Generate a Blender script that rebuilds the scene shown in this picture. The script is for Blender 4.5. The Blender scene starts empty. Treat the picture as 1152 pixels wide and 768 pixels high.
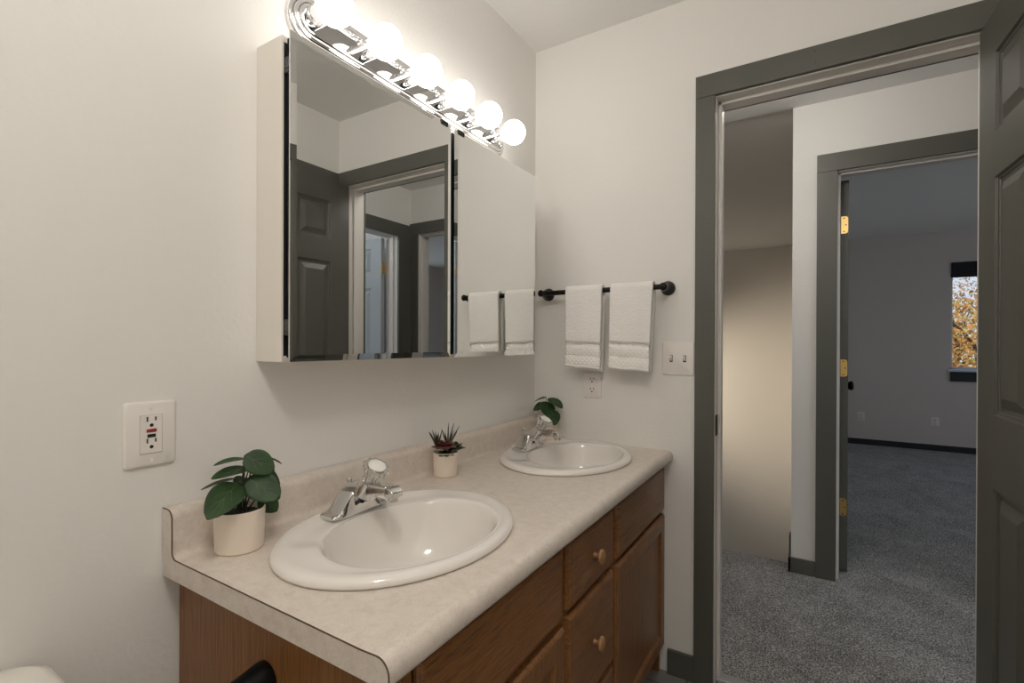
import bpy, bmesh, math, random
from mathutils import Vector, Matrix
PI = math.pi
S = bpy.context.scene
COL = S.collection
random.seed(7)

# ------------------------------------------------------------------ camera, world, lights, exposure
cd = bpy.data.cameras.new('camera')
cam = bpy.data.objects.new('camera', cd)
COL.objects.link(cam)
cd.sensor_width = 36.0
cd.lens = 552.4 / 1152 * 36
cd.shift_y = 3.75 / 1152
cd.clip_start = 0.02
yaw, pit, rol = math.radians(31.689), math.radians(-0.132), math.radians(0.206)
f = Vector((-math.sin(yaw), math.cos(yaw), 0)); r = Vector((math.cos(yaw), math.sin(yaw), 0)); u = Vector((0, 0, 1))
f2 = f * math.cos(pit) + u * math.sin(pit); u2 = u * math.cos(pit) - f * math.sin(pit)
r3 = r * math.cos(rol) + u2 * math.sin(rol); u3 = u2 * math.cos(rol) - r * math.sin(rol)
m = Matrix((r3, u3, -f2)).transposed().to_4x4()
m.translation = (1.0034, -1.8081, 1.1839)
cam.matrix_world = m
S.camera = cam

EXPOSURE = 0.10
BULB = 8.0            # radiance of the six vanity bulbs
BULB_COL = (1.0, 0.95, 0.89)
HALL_FILL = 9.5        # watts of the added hall fill lamp
BATH_FILL = 19.0  # added bathroom fill above the viewer
STAIR_FILL = 150.0  # added spot for the stairwell glow
SIDE_FILL = 22.0  # added fill in the room at the hall end
SKY = 1.0
S.view_settings.view_transform = 'Standard'
S.view_settings.look = 'None'
S.view_settings.exposure = EXPOSURE
S.view_settings.gamma = 1.0
S.view_settings.use_curve_mapping = False
try:
    S.cycles.use_denoising = True
    S.cycles.max_bounces = 14
    S.cycles.diffuse_bounces = 8
    S.cycles.glossy_bounces = 8
    S.cycles.transmission_bounces = 8
    S.cycles.transparent_max_bounces = 8
    S.cycles.sample_clamp_indirect = 6.0
    S.cycles.blur_glossy = 0.5
except Exception:
    pass

w = bpy.data.worlds.new('sky'); S.world = w; w.use_nodes = True
nt = w.node_tree; nt.nodes.clear()
wo = nt.nodes.new('ShaderNodeOutputWorld'); bg = nt.nodes.new('ShaderNodeBackground')
tc = nt.nodes.new('ShaderNodeTexCoord'); sep = nt.nodes.new('ShaderNodeSeparateXYZ'); rp = nt.nodes.new('ShaderNodeValToRGB')
nt.links.new(tc.outputs['Generated'], sep.inputs[0]); nt.links.new(sep.outputs['Z'], rp.inputs[0])
rp.color_ramp.elements[0].position = 0.0; rp.color_ramp.elements[0].color = (0.70, 0.78, 0.86, 1)
rp.color_ramp.elements[1].position = 0.6; rp.color_ramp.elements[1].color = (0.58, 0.70, 0.90, 1)
nt.links.new(rp.outputs[0], bg.inputs[0]); bg.inputs[1].default_value = SKY
nt.links.new(bg.outputs[0], wo.inputs[0])

def lamp(name, kind, loc, energy, color, parent=None, **kw):
    ld = bpy.data.lights.new(name, kind); ld.energy = energy; ld.color = color
    for k, v in kw.items(): setattr(ld, k, v)
    o = bpy.data.objects.new(name, ld); COL.objects.link(o); o.location = loc
    if parent: o.parent = parent
    return o
def aim(o, target):
    o.rotation_euler = (Vector(target) - o.location).to_track_quat('-Z', 'Y').to_euler()
sun = lamp('sun', 'SUN', (8, 8, 12), 2.4, (1.0, 0.86, 0.66), angle=0.02)
aim(sun, (9.6, 16, 0))

# ------------------------------------------------------------------ materials
def mat(name, color=(0.8, 0.8, 0.8), rough=0.5, metal=0.0, **kw):
    m = bpy.data.materials.new(name); m.use_nodes = True
    b = m.node_tree.nodes['Principled BSDF']
    b.inputs['Base Color'].default_value = (*color, 1); b.inputs['Roughness'].default_value = rough; b.inputs['Metallic'].default_value = metal
    for k, v in kw.items():
        b.inputs[k].default_value = v
    return m
def N(m, t): return m.node_tree.nodes.new(t)
def Lk(m, a, b): m.node_tree.links.new(a, b)
def B(m): return m.node_tree.nodes['Principled BSDF']
def coord(m, scale=(1, 1, 1)):
    t = N(m, 'ShaderNodeTexCoord'); mp = N(m, 'ShaderNodeMapping'); mp.inputs['Scale'].default_value = scale
    Lk(m, t.outputs['Object'], mp.inputs[0]); return mp.outputs[0]
def noise(m, vec, scale, detail=4, rough=0.5, dist=0.0):
    n = N(m, 'ShaderNodeTexNoise'); n.inputs['Scale'].default_value = scale; n.inputs['Detail'].default_value = detail
    n.inputs['Roughness'].default_value = rough; n.inputs['Distortion'].default_value = dist
    Lk(m, vec, n.inputs['Vector']); return n.outputs['Fac']
def ramp(m, fac, stops):
    rr = N(m, 'ShaderNodeValToRGB'); e = rr.color_ramp.elements
    while len(e) < len(stops): e.new(0.5)
    for el, (p, c) in zip(e, stops): el.position = p; el.color = (*c, 1)
    Lk(m, fac, rr.inputs[0]); return rr.outputs[0]
def bump(m, height, strength, dist):
    b = N(m, 'ShaderNodeBump'); b.inputs['Strength'].default_value = strength; b.inputs['Distance'].default_value = dist
    Lk(m, height, b.inputs['Height']); Lk(m, b.outputs[0], B(m).inputs['Normal'])
def mixf(m, a, b, op='ADD'):
    n = N(m, 'ShaderNodeMath'); n.operation = op
    for i, x in enumerate((a, b)):
        if isinstance(x, (int, float)): n.inputs[i].default_value = x
        else: Lk(m, x, n.inputs[i])
    return n.outputs[0]

def wall_paint(name, col, b=0.25):
    m = mat(name, col, 0.75)
    v = coord(m); bump(m, noise(m, v, 95, 3), b, 0.003)
    return m
M_wall = wall_paint('white_wall_paint', (0.80, 0.785, 0.755))
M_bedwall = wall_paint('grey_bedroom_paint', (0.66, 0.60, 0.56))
M_stairwall = wall_paint('warm_stair_paint', (0.72, 0.68, 0.62))
M_ceil = wall_paint('ceiling_paint', (0.80, 0.79, 0.77), 0.4)
M_trim = mat('grey_green_trim_paint', (0.098, 0.098, 0.083), 0.42)
v = coord(M_trim, (30, 30, 3)); bump(M_trim, noise(M_trim, v, 9, 3), 0.08, 0.001)
M_jamb = mat('white_jamb_paint', (0.72, 0.69, 0.65), 0.4)
M_black = mat('matte_black_metal', (0.008, 0.008, 0.008), 0.38, 0.6)
M_dark = mat('dark_void', (0.006, 0.006, 0.007), 0.6)
M_chrome = mat('chrome', (0.86, 0.86, 0.87), 0.05, 1.0)
M_faucet = mat('darkened_faucet_chrome', (0.66, 0.65, 0.64), 0.07, 1.0)  # base colour darkened to carry the dim reflections on the chrome
M_plate = mat('polished_chrome_plate', (0.62, 0.62, 0.62), 0.06, 1.0)
M_mirror = mat('mirror_silver', (0.88, 0.89, 0.88), 0.0, 1.0)
M_brass = mat('brass', (0.74, 0.52, 0.20), 0.28, 1.0)
M_white = mat('white_plastic', (0.80, 0.765, 0.725), 0.3)
M_cabwhite = mat('white_cabinet_enamel', (0.80, 0.76, 0.70), 0.35)
M_slot = mat('dark_slot', (0.012, 0.010, 0.009), 0.5)
M_gap = mat('plate_gap_shade', (0.40, 0.36, 0.32), 0.5)  # shade of the gap round the receptacle, as colour
M_hinge = mat('grey_steel_hinge', (0.10, 0.10, 0.10), 0.4, 0.7)
M_red = mat('red_button', (0.30, 0.03, 0.025), 0.45)
M_sink = mat('bone_porcelain', (0.81, 0.775, 0.735), 0.12); B(M_sink).inputs['Coat Weight'].default_value = 0.5; B(M_sink).inputs['Coat Roughness'].default_value = 0.05
M_toilet = mat('toilet_porcelain', (0.84, 0.81, 0.75), 0.15)
M_pot = mat('cream_ceramic', (0.80, 0.70, 0.60), 0.55)
M_soil = mat('dark_soil', (0.012, 0.009, 0.007), 0.95)
v = coord(M_soil); bump(M_soil, noise(M_soil, v, 300, 4), 0.9, 0.004)
M_acrylic = mat('clear_acrylic', (0.95, 0.93, 0.90), 0.05, 0.0); B(M_acrylic).inputs['Transmission Weight'].default_value = 0.9; B(M_acrylic).inputs['IOR'].default_value = 1.49
M_cap = mat('pearl_cap', (0.85, 0.83, 0.80), 0.3)
M_blackdoor = mat('dark_window_paint', (0.018, 0.021, 0.026), 0.45)
M_valance = mat('dark_shade_fabric', (0.012, 0.014, 0.02), 0.8)
M_sash = mat('white_vinyl_sash', (0.62, 0.66, 0.72), 0.4)

# counter laminate
M_lam = mat('beige_speckled_laminate', (0.6, 0.5, 0.4), 0.36)
v = coord(M_lam)
a = noise(M_lam, v, 45, 6, 0.7, 0.6); b_ = noise(M_lam, v, 420, 3, 0.6)
mx = mixf(M_lam, mixf(M_lam, a, 0.55, 'MULTIPLY'), mixf(M_lam, b_, 0.45, 'MULTIPLY'))
Lk(M_lam, ramp(M_lam, mx, [(0.34, (0.58, 0.50, 0.43)), (0.5, (0.68, 0.61, 0.545)), (0.66, (0.75, 0.69, 0.63))]), B(M_lam).inputs['Base Color'])
M_seam = mat('brown_laminate_edge', (0.09, 0.05, 0.028), 0.6)

# oak
def oak(name, scale, dark=1.0):
    m = mat(name, (0.3, 0.14, 0.05), 0.36)
    v = coord(m, scale)
    g = noise(m, v, 3.2, 5, 0.62, 1.6); fine = noise(m, v, 22, 4, 0.8, 0.2)
    mx = mixf(m, mixf(m, g, 0.42, 'MULTIPLY'), mixf(m, fine, 0.58, 'MULTIPLY'))
    d = dark*1.35
    Lk(m, ramp(m, mx, [(0.36, (0.060*d, 0.023*d, 0.007*d)), (0.47, (0.165*d, 0.070*d, 0.022*d)), (0.62, (0.235*d, 0.108*d, 0.037*d))]), B(m).inputs['Base Color'])
    bump(m, fine, 0.12, 0.0008)
    return m
M_oak_v = oak('oak_vertical_grain', (14, 14, 1.1))
M_oak_h = oak('oak_horizontal_grain', (14, 1.1, 14))
M_oak_panel = oak('oak_panel_grain', (26, 26, 0.7))
M_knob = mat('light_oak_knob', (0.42, 0.22, 0.085), 0.35)
v = coord(M_knob, (60, 60, 300)); Lk(M_knob, ramp(M_knob, noise(M_knob, v, 2, 3), [(0.3, (0.30, 0.14, 0.05)), (0.7, (0.46, 0.25, 0.10))]), B(M_knob).inputs['Base Color'])

# carpet
M_carpet = mat('grey_carpet', (0.2, 0.2, 0.2), 0.95)
v = coord(M_carpet)
c1 = noise(M_carpet, v, 180, 3, 0.8); c2 = noise(M_carpet, v, 5, 4, 0.6, 0.8)
vo = N(M_carpet, 'ShaderNodeTexVoronoi'); vo.inputs['Scale'].default_value = 180; Lk(M_carpet, v, vo.inputs['Vector'])
mx = mixf(M_carpet, mixf(M_carpet, mixf(M_carpet, c1, 0.75, 'MULTIPLY'), mixf(M_carpet, vo.outputs['Distance'], 0.30, 'MULTIPLY')), mixf(M_carpet, c2, 0.16, 'MULTIPLY'))
Lk(M_carpet, ramp(M_carpet, mx, [(0.46, (0.07, 0.07, 0.072)), (0.60, (0.31, 0.305, 0.305)), (0.72, (0.72, 0.71, 0.70))]), B(M_carpet).inputs['Base Color'])
bump(M_carpet, mx, 0.9, 0.012)
# bathroom vinyl tile
M_tile = mat('grey_floor_tile', (0.24, 0.23, 0.22), 0.45)
v = coord(M_tile); br = N(M_tile, 'ShaderNodeTexBrick'); br.inputs['Scale'].default_value = 3.2; br.offset = 0.5
br.inputs['Color1'].default_value = (0.27, 0.255, 0.245, 1); br.inputs['Color2'].default_value = (0.24, 0.23, 0.22, 1); br.inputs['Mortar'].default_value = (0.10, 0.095, 0.09, 1); br.inputs['Mortar Size'].default_value = 0.008
Lk(M_tile, v, br.inputs['Vector']); Lk(M_tile, br.outputs['Color'], B(M_tile).inputs['Base Color'])
M_thresh = mat('grey_metal_threshold', (0.42, 0.42, 0.43), 0.4, 0.3)
# towel terry
M_towel = mat('white_terry', (0.93, 0.91, 0.88), 0.95)
v = coord(M_towel); t1 = noise(M_towel, v, 280, 3, 0.7); t2 = noise(M_towel, coord(M_towel, (60, 60, 260)), 1.0, 3, 0.6)
bump(M_towel, mixf(M_towel, t1, t2), 0.65, 0.005)
M_band = mat('woven_towel_band', (0.88, 0.855, 0.82), 0.85)
v = coord(M_band)
wv1 = N(M_band, 'ShaderNodeTexWave'); wv1.bands_direction = 'DIAGONAL'; wv1.inputs['Scale'].default_value = 36; Lk(M_band, coord(M_band, (1, 0, 1)), wv1.inputs['Vector'])
wv2 = N(M_band, 'ShaderNodeTexWave'); wv2.bands_direction = 'DIAGONAL'; wv2.inputs['Scale'].default_value = 36; Lk(M_band, coord(M_band, (-1, 0, 1)), wv2.inputs['Vector'])
bump(M_band, mixf(M_band, wv1.outputs['Fac'], wv2.outputs['Fac'], 'MAXIMUM'), 0.5, 0.003)
# leaves
def leafmat(name, c1, c2, rough=0.42):
    m = mat(name, c1, rough); v = coord(m)
    Lk(m, ramp(m, noise(m, v, 40, 3), [(0.3, c1), (0.7, c2)]), B(m).inputs['Base Color'])
    return m
M_leaf = leafmat('dark_green_leaf', (0.010, 0.036, 0.007), (0.026, 0.070, 0.014), 0.55)
M_vein = mat('pale_leaf_vein', (0.10, 0.17, 0.07), 0.5)
M_stem = mat('dark_stem', (0.018, 0.022, 0.010), 0.5)
M_succ_red = leafmat('burgundy_succulent', (0.085, 0.022, 0.022), (0.15, 0.05, 0.045))
M_succ_green = leafmat('olive_succulent', (0.020, 0.035, 0.012), (0.055, 0.075, 0.025))
M_spike = leafmat('dark_spike_leaf', (0.020, 0.024, 0.015), (0.055, 0.06, 0.035))
# glass
M_glass = bpy.data.materials.new('window_glass'); M_glass.use_nodes = True
nt = M_glass.node_tree; nt.nodes.clear()
o_ = nt.nodes.new('ShaderNodeOutputMaterial'); mxs = nt.nodes.new('ShaderNodeMixShader'); tr = nt.nodes.new('ShaderNodeBsdfTransparent'); gl = nt.nodes.new('ShaderNodeBsdfGlossy')
gl.inputs['Roughness'].default_value = 0.02; mxs.inputs[0].default_value = 0.06
nt.links.new(tr.outputs[0], mxs.inputs[1]); nt.links.new(gl.outputs[0], mxs.inputs[2]); nt.links.new(mxs.outputs[0], o_.inputs[0])
def emit(name, col, s):
    m = bpy.data.materials.new(name); m.use_nodes = True; nt = m.node_tree; nt.nodes.clear()
    o_ = nt.nodes.new('ShaderNodeOutputMaterial'); e = nt.nodes.new('ShaderNodeEmission'); e.inputs[0].default_value = (*col, 1); e.inputs[1].default_value = s
    nt.links.new(e.outputs[0], o_.inputs[0]); return m
M_bulb = emit('glowing_bulb', BULB_COL, BULB)
M_lampglass = emit('fill_lamp_glass', (1.0, 0.93, 0.84), 1.5)  # glowing shades of the added ceiling lamps

# ------------------------------------------------------------------ mesh helpers
class MB:
    def __init__(s): s.bm = bmesh.new()
    def box(s, lo, hi, mtx=None):
        x0, y0, z0 = lo; x1, y1, z1 = hi
        vs = [s.bm.verts.new(p) for p in ((x0,y0,z0),(x1,y0,z0),(x1,y1,z0),(x0,y1,z0),(x0,y0,z1),(x1,y0,z1),(x1,y1,z1),(x0,y1,z1))]
        for q in ((0,3,2,1),(4,5,6,7),(0,1,5,4),(1,2,6,5),(2,3,7,6),(3,0,4,7)): s.bm.faces.new([vs[i] for i in q])
        if mtx: bmesh.ops.transform(s.bm, matrix=mtx, verts=vs)
        return s
    def rings(s, rs, closed=True, cap0=True, cap1=True, loop=False):
        """loft a list of rings (lists of points of equal length)"""
        R = [[s.bm.verts.new(p) for p in q] for q in rs]
        n = len(R[0]); pairs = list(zip(R[:-1], R[1:]))
        if loop: pairs.append((R[-1], R[0]))
        for a, b in pairs:
            for i in range(n if closed else n - 1):
                j = (i + 1) % n
                s.bm.faces.new((a[i], a[j], b[j], b[i]))
        if not loop:
            if cap0: s.bm.faces.new(R[0][::-1])
            if cap1: s.bm.faces.new(R[-1])
        return s
    def lathe(s, prof, o=(0,0,0), axis=(0,0,1), n=32, cap0=True, cap1=True):
        ax = Vector(axis).normalized(); a = ax.orthogonal().normalized(); b = ax.cross(a); o = Vector(o)
        return s.rings([[o + ax*h + (a*math.cos(t) + b*math.sin(t))*rr for t in [2*PI*i/n for i in range(n)]] for rr, h in prof], cap0=cap0, cap1=cap1)
    def cyl(s, p0, p1, r0, r1=None, n=20):
        p0 = Vector(p0); p1 = Vector(p1); d = p1 - p0
        return s.lathe([(r0, 0), (r0 if r1 is None else r1, d.length)], p0, d, n)
    def tube(s, pts, rad, n=8):
        pts = [Vector(p) for p in pts]; rs = []
        prev = None
        for i, p in enumerate(pts):
            d = (pts[min(i+1, len(pts)-1)] - pts[max(i-1, 0)]).normalized()
            a = d.orthogonal().normalized() if prev is None else (prev - d*prev.dot(d)).normalized()
            prev = a; b = d.cross(a); rr = rad[i] if isinstance(rad, (list, tuple)) else rad
            rs.append([p + (a*math.cos(t) + b*math.sin(t))*rr for t in [2*PI*k/n for k in range(n)]])
        return s.rings(rs)
    def prism(s, poly, axis, a0, a1):
        """poly of 2-D points, extruded along axis 'x','y','z'"""
        def P(q, h): return (h, q[0], q[1]) if axis == 'x' else ((q[0], h, q[1]) if axis == 'y' else (q[0], q[1], h))
        return s.rings([[P(q, a0) for q in poly], [P(q, a1) for q in poly]])
    def sphere(s, c, rad, n=24, scale=(1,1,1)):
        bmesh.ops.create_uvsphere(s.bm, u_segments=n, v_segments=n//2, radius=rad, matrix=Matrix.Translation(c) @ Matrix.Diagonal((*scale, 1)))
        return s
    def build(s, name, m, parent=None, bevel=0.0, seg=2, smooth=35, loc=(0,0,0), sub=0, solid=0):
        bmesh.ops.recalc_face_normals(s.bm, faces=s.bm.faces)
        me = bpy.data.meshes.new(name); s.bm.to_mesh(me); s.bm.free(); me.materials.append(m)
        o = bpy.data.objects.new(name, me); COL.objects.link(o); o.location = loc
        if parent: o.parent = parent
        if smooth:
            me.shade_smooth(); me.set_sharp_from_angle(angle=math.radians(smooth))
        if solid:
            md = o.modifiers.new('thick', 'SOLIDIFY'); md.thickness = solid; md.offset = 0
        if bevel:
            md = o.modifiers.new('bevel', 'BEVEL'); md.width = bevel; md.segments = seg; md.limit_method = 'ANGLE'; md.angle_limit = math.radians(40); md.harden_normals = False
            if smooth: me.set_sharp_from_angle(angle=math.radians(179))
            md2 = o.modifiers.new('wn', 'WEIGHTED_NORMAL')
        if sub:
            md = o.modifiers.new('sub', 'SUBSURF'); md.levels = sub; md.render_levels = sub
        return o
def tag(o, label, cat, group=None, kind=None):
    o['label'] = label; o['category'] = cat
    if group: o['group'] = group
    if kind: o['kind'] = kind
    return o
def thing(name, label, cat, loc=(0,0,0), rz=0.0, group=None, kind=None):
    o = bpy.data.objects.new(name, None); COL.objects.link(o); o.location = loc; o.rotation_euler = (0, 0, rz)
    o.empty_display_size = 0.05
    return tag(o, label, cat, group, kind)
def children(o): return [c for c in bpy.data.objects if c.parent == o]
def dup(root, loc, label=None, rz=None):
    rr = root.copy(); COL.objects.link(rr); rr.location = loc
    if rz is not None: rr.rotation_euler = (0, 0, rz)
    if label: rr['label'] = label
    for ch in children(root):
        if ch == rr: continue
        c = ch.copy(); COL.objects.link(c); c.parent = rr
        for g in children(ch):
            if g == c: continue
            d = g.copy(); COL.objects.link(d); d.parent = c
            if g.parent == ch: pass
    return rr
def struct(name, mb, m, label, cat, **kw):
    return tag(mb.build(name, m, **kw), label, cat, kind='structure')
def boxes(*bs):
    mb = MB()
    for lo, hi in bs: mb.box(lo, hi)
    return mb

# ------------------------------------------------------------------ room shell
CZ = 2.405       # bathroom and hall ceiling
HY0, HY1 = 1.114, 1.234
HX = 1.985
DL, DR, DH = 0.709, 1.410, 2.037     # bathroom door opening
RX = 1.468       # bathroom right wall
BYB = -2.75      # bathroom back wall
FY = 5.31        # far wall of bedroom and stairwell
CP = 0.012       # carpet level
struct('wall_left', boxes(((-0.12, BYB-0.12, 0), (0, 0.12, CZ))), M_wall, 'white painted wall behind the mirror and sinks', 'wall', smooth=0)
struct('wall_far', boxes(((0, 0, 0), (DL-0.02, 0.12, CZ)), ((DR+0.02, 0, 0), (RX+0.12, 0.12, CZ)), ((DL-0.02, 0, DH+0.02), (DR+0.02, 0.12, CZ))), M_wall, 'white wall with the towel bar and the doorway to the hall', 'wall', smooth=0)
struct('wall_right', boxes(((RX, BYB-0.12, 0), (RX+0.12, 0, CZ))), M_wall, 'white bathroom wall behind the open grey door', 'wall', smooth=0)
struct('wall_back', boxes(((0, BYB-0.12, 0), (RX, BYB, CZ))), M_wall, 'white bathroom wall behind the viewer', 'wall', smooth=0)
struct('ceiling', boxes(((-0.12, BYB-0.12, CZ), (RX+0.12, 0.0, CZ+0.1))), M_ceil, 'white bathroom ceiling', 'ceiling', smooth=0)
struct('floor', boxes(((-0.12, BYB-0.12, -0.1), (RX+0.12, 0.045, 0))), M_tile, 'grey tile floor of the bathroom', 'floor', smooth=0)
# hall
struct('ceiling', boxes(((-1.62, 0.0, CZ), (HX+0.12, HY0, CZ+0.1))), M_ceil, 'white hall ceiling beyond the doorway', 'ceiling', smooth=0)
struct('wall_hall_front', boxes(((-1.62, 0.0, 0), (-0.12, 0.12, CZ)), ((RX+0.12, 0.0, 0), (HX, 0.12, CZ))), M_wall, 'white hall wall on the bathroom side', 'wall', smooth=0)
D2L, D2R, D2H = 1.0945, 1.904, 2.0465
struct('wall_hall_far', boxes(((0.9014, HY0, 0), (D2L-0.02, HY1, 2.5)), ((D2R+0.02, HY0, 0), (HX+0.12, HY1, 2.5)), ((D2L-0.02, HY0, D2H+0.02), (D2R+0.02, HY1, 2.5)), ((HX+0.12, HY0, 0), (4.6, HY1, 2.5))), M_wall, 'white hall wall around the bedroom doorway', 'wall', smooth=0)
E0, E1, EH = 0.19, 0.965, 2.015
struct('wall_hall_end', boxes(((HX, 0.0, 0), (HX+0.12, E0-0.02, CZ)), ((HX, E1+0.02, 0), (HX+0.12, HY0, CZ)), ((HX, E0-0.02, EH+0.02), (HX+0.12, E1+0.02, CZ))), M_wall, 'white end wall of the hall seen in the mirror', 'wall', smooth=0)
# floors
struct('floor', boxes(((-1.62, 0.06, -0.1), (4.6, HY0+0.106, CP)), ((0.95, HY0+0.106, -0.1), (4.6, FY, CP)), ((HX, -1.5, -0.1), (4.6, 0.06, CP))), M_carpet, 'grey cut pile carpet through hall and bedroom', 'carpet', smooth=0)
struct('trim_threshold', boxes(((DL, 0.03, 0.0), (DR, 0.075, 0.016))), M_thresh, 'grey metal strip between tile and carpet', 'threshold', bevel=0.004)
# bedroom
W0, W1, WZ0, WZ1 = 2.27, 3.30, 0.9125, 2.09
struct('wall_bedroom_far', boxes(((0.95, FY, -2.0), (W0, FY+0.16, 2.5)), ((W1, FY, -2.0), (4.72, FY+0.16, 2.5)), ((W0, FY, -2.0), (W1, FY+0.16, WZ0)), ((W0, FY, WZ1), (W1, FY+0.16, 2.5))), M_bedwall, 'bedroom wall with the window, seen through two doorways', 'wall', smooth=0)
struct('wall_bedroom_left', boxes(((0.9014, HY1, -2.0), (1.0, FY, 2.5))), M_wall, 'wall between stairwell and bedroom', 'wall', smooth=0)
V0, V1 = 1.35, 4.15
struct('wall_bedroom_right', boxes(((4.6, HY0, 0), (4.72, V0, 2.5)), ((4.6, V1, 0), (4.72, FY, 2.5)), ((4.6, V0, 0), (4.72, V1, 0.3)), ((4.6, V0, 2.3), (4.72, V1, 2.5))), M_bedwall, 'bedroom side wall around the added side window', 'wall', smooth=0)
struct('ceiling', boxes(((0.9014, HY1, 2.443), (4.72, FY+0.16, 2.55))), M_ceil, 'bedroom ceiling', 'ceiling', smooth=0)
# side room past the hall end
struct('wall_side_room', boxes(((HX+0.12, -1.62, 0), (4.72, -1.5, 2.5)), ((4.6, -1.5, 0), (4.72, -1.3, 2.5)), ((4.6, 0.9, 0), (4.72, HY0, 2.5)), ((4.6, -1.3, 0), (4.72, 0.9, 0.5)), ((4.6, -1.3, 2.25), (4.72, 0.9, 2.5)), ((HX, -1.5, 0), (HX+0.12, 0.0, 2.5))), M_wall, 'white walls of the daylit room at the hall end', 'wall', smooth=0)
struct('ceiling', boxes(((HX, -1.62, 2.443), (4.72, HY0, 2.55))), M_ceil, 'ceiling of the daylit room at the hall end', 'ceiling', smooth=0)
# stairwell
struct('wall_stairwell', boxes(((-1.62, FY, -2.0), (0.95, FY+0.16, 2.5)), ((-1.74, 0.0, -2.0), (-1.62, FY+0.16, 2.5)), ((-1.62, HY1, -2.0), (0.9014, HY1+0.05, -0.1))), M_stairwall, 'lamplit stairwell wall seen past the left door jamb', 'wall', smooth=0)
struct('ceiling', boxes(((-1.74, HY0, 2.435), (0.9014, FY, 2.55))), M_ceil, 'ceiling over the stairwell', 'ceiling', smooth=0)
st = MB()
for i in range(9):
    st.box((-1.62, HY0+0.106+0.27*i, -0.19*(i+1)-0.06), (0.9, HY0+0.106+0.27*(i+1), -0.19*(i+1)))
st.box((-1.62, HY0+0.106+0.27*9, -1.95), (0.9, FY, -1.9))
struct('floor_stairs', st, M_carpet, 'carpeted steps going down from the hall', 'stairs', smooth=0)

# baseboards
def base(name, bs, label):
    struct(name, boxes(*bs), M_trim, label, 'baseboard', bevel=0.002, smooth=0)
base('baseboard_far', [((0.555, -0.014, 0), (DL-0.064, 0, 0.088))], 'short grey baseboard between vanity and door casing')
base('baseboard_right', [((RX-0.014, BYB, 0), (RX, -0.85, 0.088))], 'grey baseboard on the bathroom right wall')
base('baseboard_left', [((0, BYB, 0), (0.014, -1.40, 0.088))], 'grey baseboard behind the toilet')
base('baseboard_hall', [((0.889, HY0-0.014, CP), (1.008, HY0, 0.088)), ((0.889, HY0-0.014, CP), (0.9014, HY1, 0.088)), ((0.889, HY1-0.03, -0.1), (0.9014, HY1+0.02, 0.17))], 'grey baseboard wrapping the hall wall corner')
M_bbed = M_blackdoor
struct('baseboard_bedroom', boxes(((1.0, FY-0.014, CP), (4.6, FY, 0.078))), M_bbed, 'dark baseboard along the bedroom window wall', 'baseboard', bevel=0.002, smooth=0)

# ------------------------------------------------------------------ door frames
def nail_holes(mb, pts, y):
    for x, z in pts: mb.cyl((x, y, z), (x, y-0.0006, z), 0.0016, n=8)
t1 = thing('trim_1', 'grey green flat casing and white jamb around the bathroom doorway', 'door frame', (0, 0, 0), kind='structure')
MB().box((0.6454, -0.016, 0), (DL, 0, DH)).build('casing', M_trim, t1, bevel=0.0015, smooth=0)
MB().box((DR, -0.016, 0), (1.4665, 0, DH)).build('casing', M_trim, t1, bevel=0.0015, smooth=0)
MB().box((0.6454, -0.016, DH+0.0006), (1.4660, 0, 2.1137)).build('head_casing', M_trim, t1, bevel=0.0015, smooth=0)
nh = MB(); nail_holes(nh, [(0.662, 2.095), (0.662, 2.055), (0.665, 2.02), (0.69, 2.02), (0.665, 1.6), (0.69, 1.6), (0.665, 1.1), (0.69, 1.1), (1.0, 2.095), (1.0, 2.06)], -0.016); nh.build('nail_holes', M_slot, t1)
MB().box((0.6454, 0.12, 0), (DL, 0.136, DH)).box((DR, 0.12, 0), (1.47, 0.136, DH)).box((0.6454, 0.12, DH), (1.47, 0.136, 2.11)).build('hall_side_casing', M_trim, t1, bevel=0.0015, smooth=0)
def jamb(mb, x0, x1, h, y0, y1, stop0, stop1):
    mb.box((x0-0.018, y0, 0), (x0+0.003, y1, h+0.002)); mb.box((x1-0.003, y0, 0), (x1+0.018, y1, h+0.002)); mb.box((x0-0.018, y0, h-0.003), (x1+0.018, y1, h+0.018))
    mb.box((x0+0.003, stop0, 0), (x0+0.014, stop1, h-0.003)); mb.box((x1-0.014, stop0, 0), (x1-0.003, stop1, h-0.003)); mb.box((x0+0.003, stop0, h-0.014), (x1-0.003, stop1, h-0.003))
    return mb
jamb(MB(), DL, DR, DH, 0.0, 0.12, 0.042, 0.082).build('jamb', M_jamb, t1, bevel=0.0015, smooth=0)
MB().box((DL+0.0025, -0.0012, 0.868), (DL+0.0060, 0.034, 0.940)).build('strike_plate', M_black, t1, bevel=0.004, smooth=0)['label'] = 'black strike plate'

t2 = thing('trim_2', 'grey green casing and white jamb around the bedroom doorway across the hall', 'door frame', (0, 0, 0), kind='structure')
yc0, yc1 = HY0-0.016, HY0
MB().box((1.008, yc0, CP), (D2L, yc1, D2H)).build('casing', M_trim, t2, bevel=0.0015, smooth=0)
MB().box((D2R, yc0, CP), (HX, yc1, D2H)).build('casing', M_trim, t2, bevel=0.0015, smooth=0)
MB().box((1.008, yc0, D2H+0.0006), (HX, yc1, 2.1348)).build('head_casing', M_trim, t2, bevel=0.0015, smooth=0)
jamb(MB(), D2L, D2R, D2H, HY0, HY1, HY0+0.03, HY0+0.075).build('jamb', M_jamb, t2, bevel=0.0015, smooth=0)
t3 = thing('trim_3', 'grey casing and white jamb at the hall end, seen in the mirror', 'door frame', (0, 0, 0), kind='structure')
MB().box((HX-0.016, E1, CP), (HX, yc0-0.0005, EH)).build('casing', M_trim, t3, bevel=0.0015, smooth=0)
MB().box((HX-0.016, 0.125, CP), (HX, E0, EH)).build('casing', M_trim, t3, bevel=0.0015, smooth=0)
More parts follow.
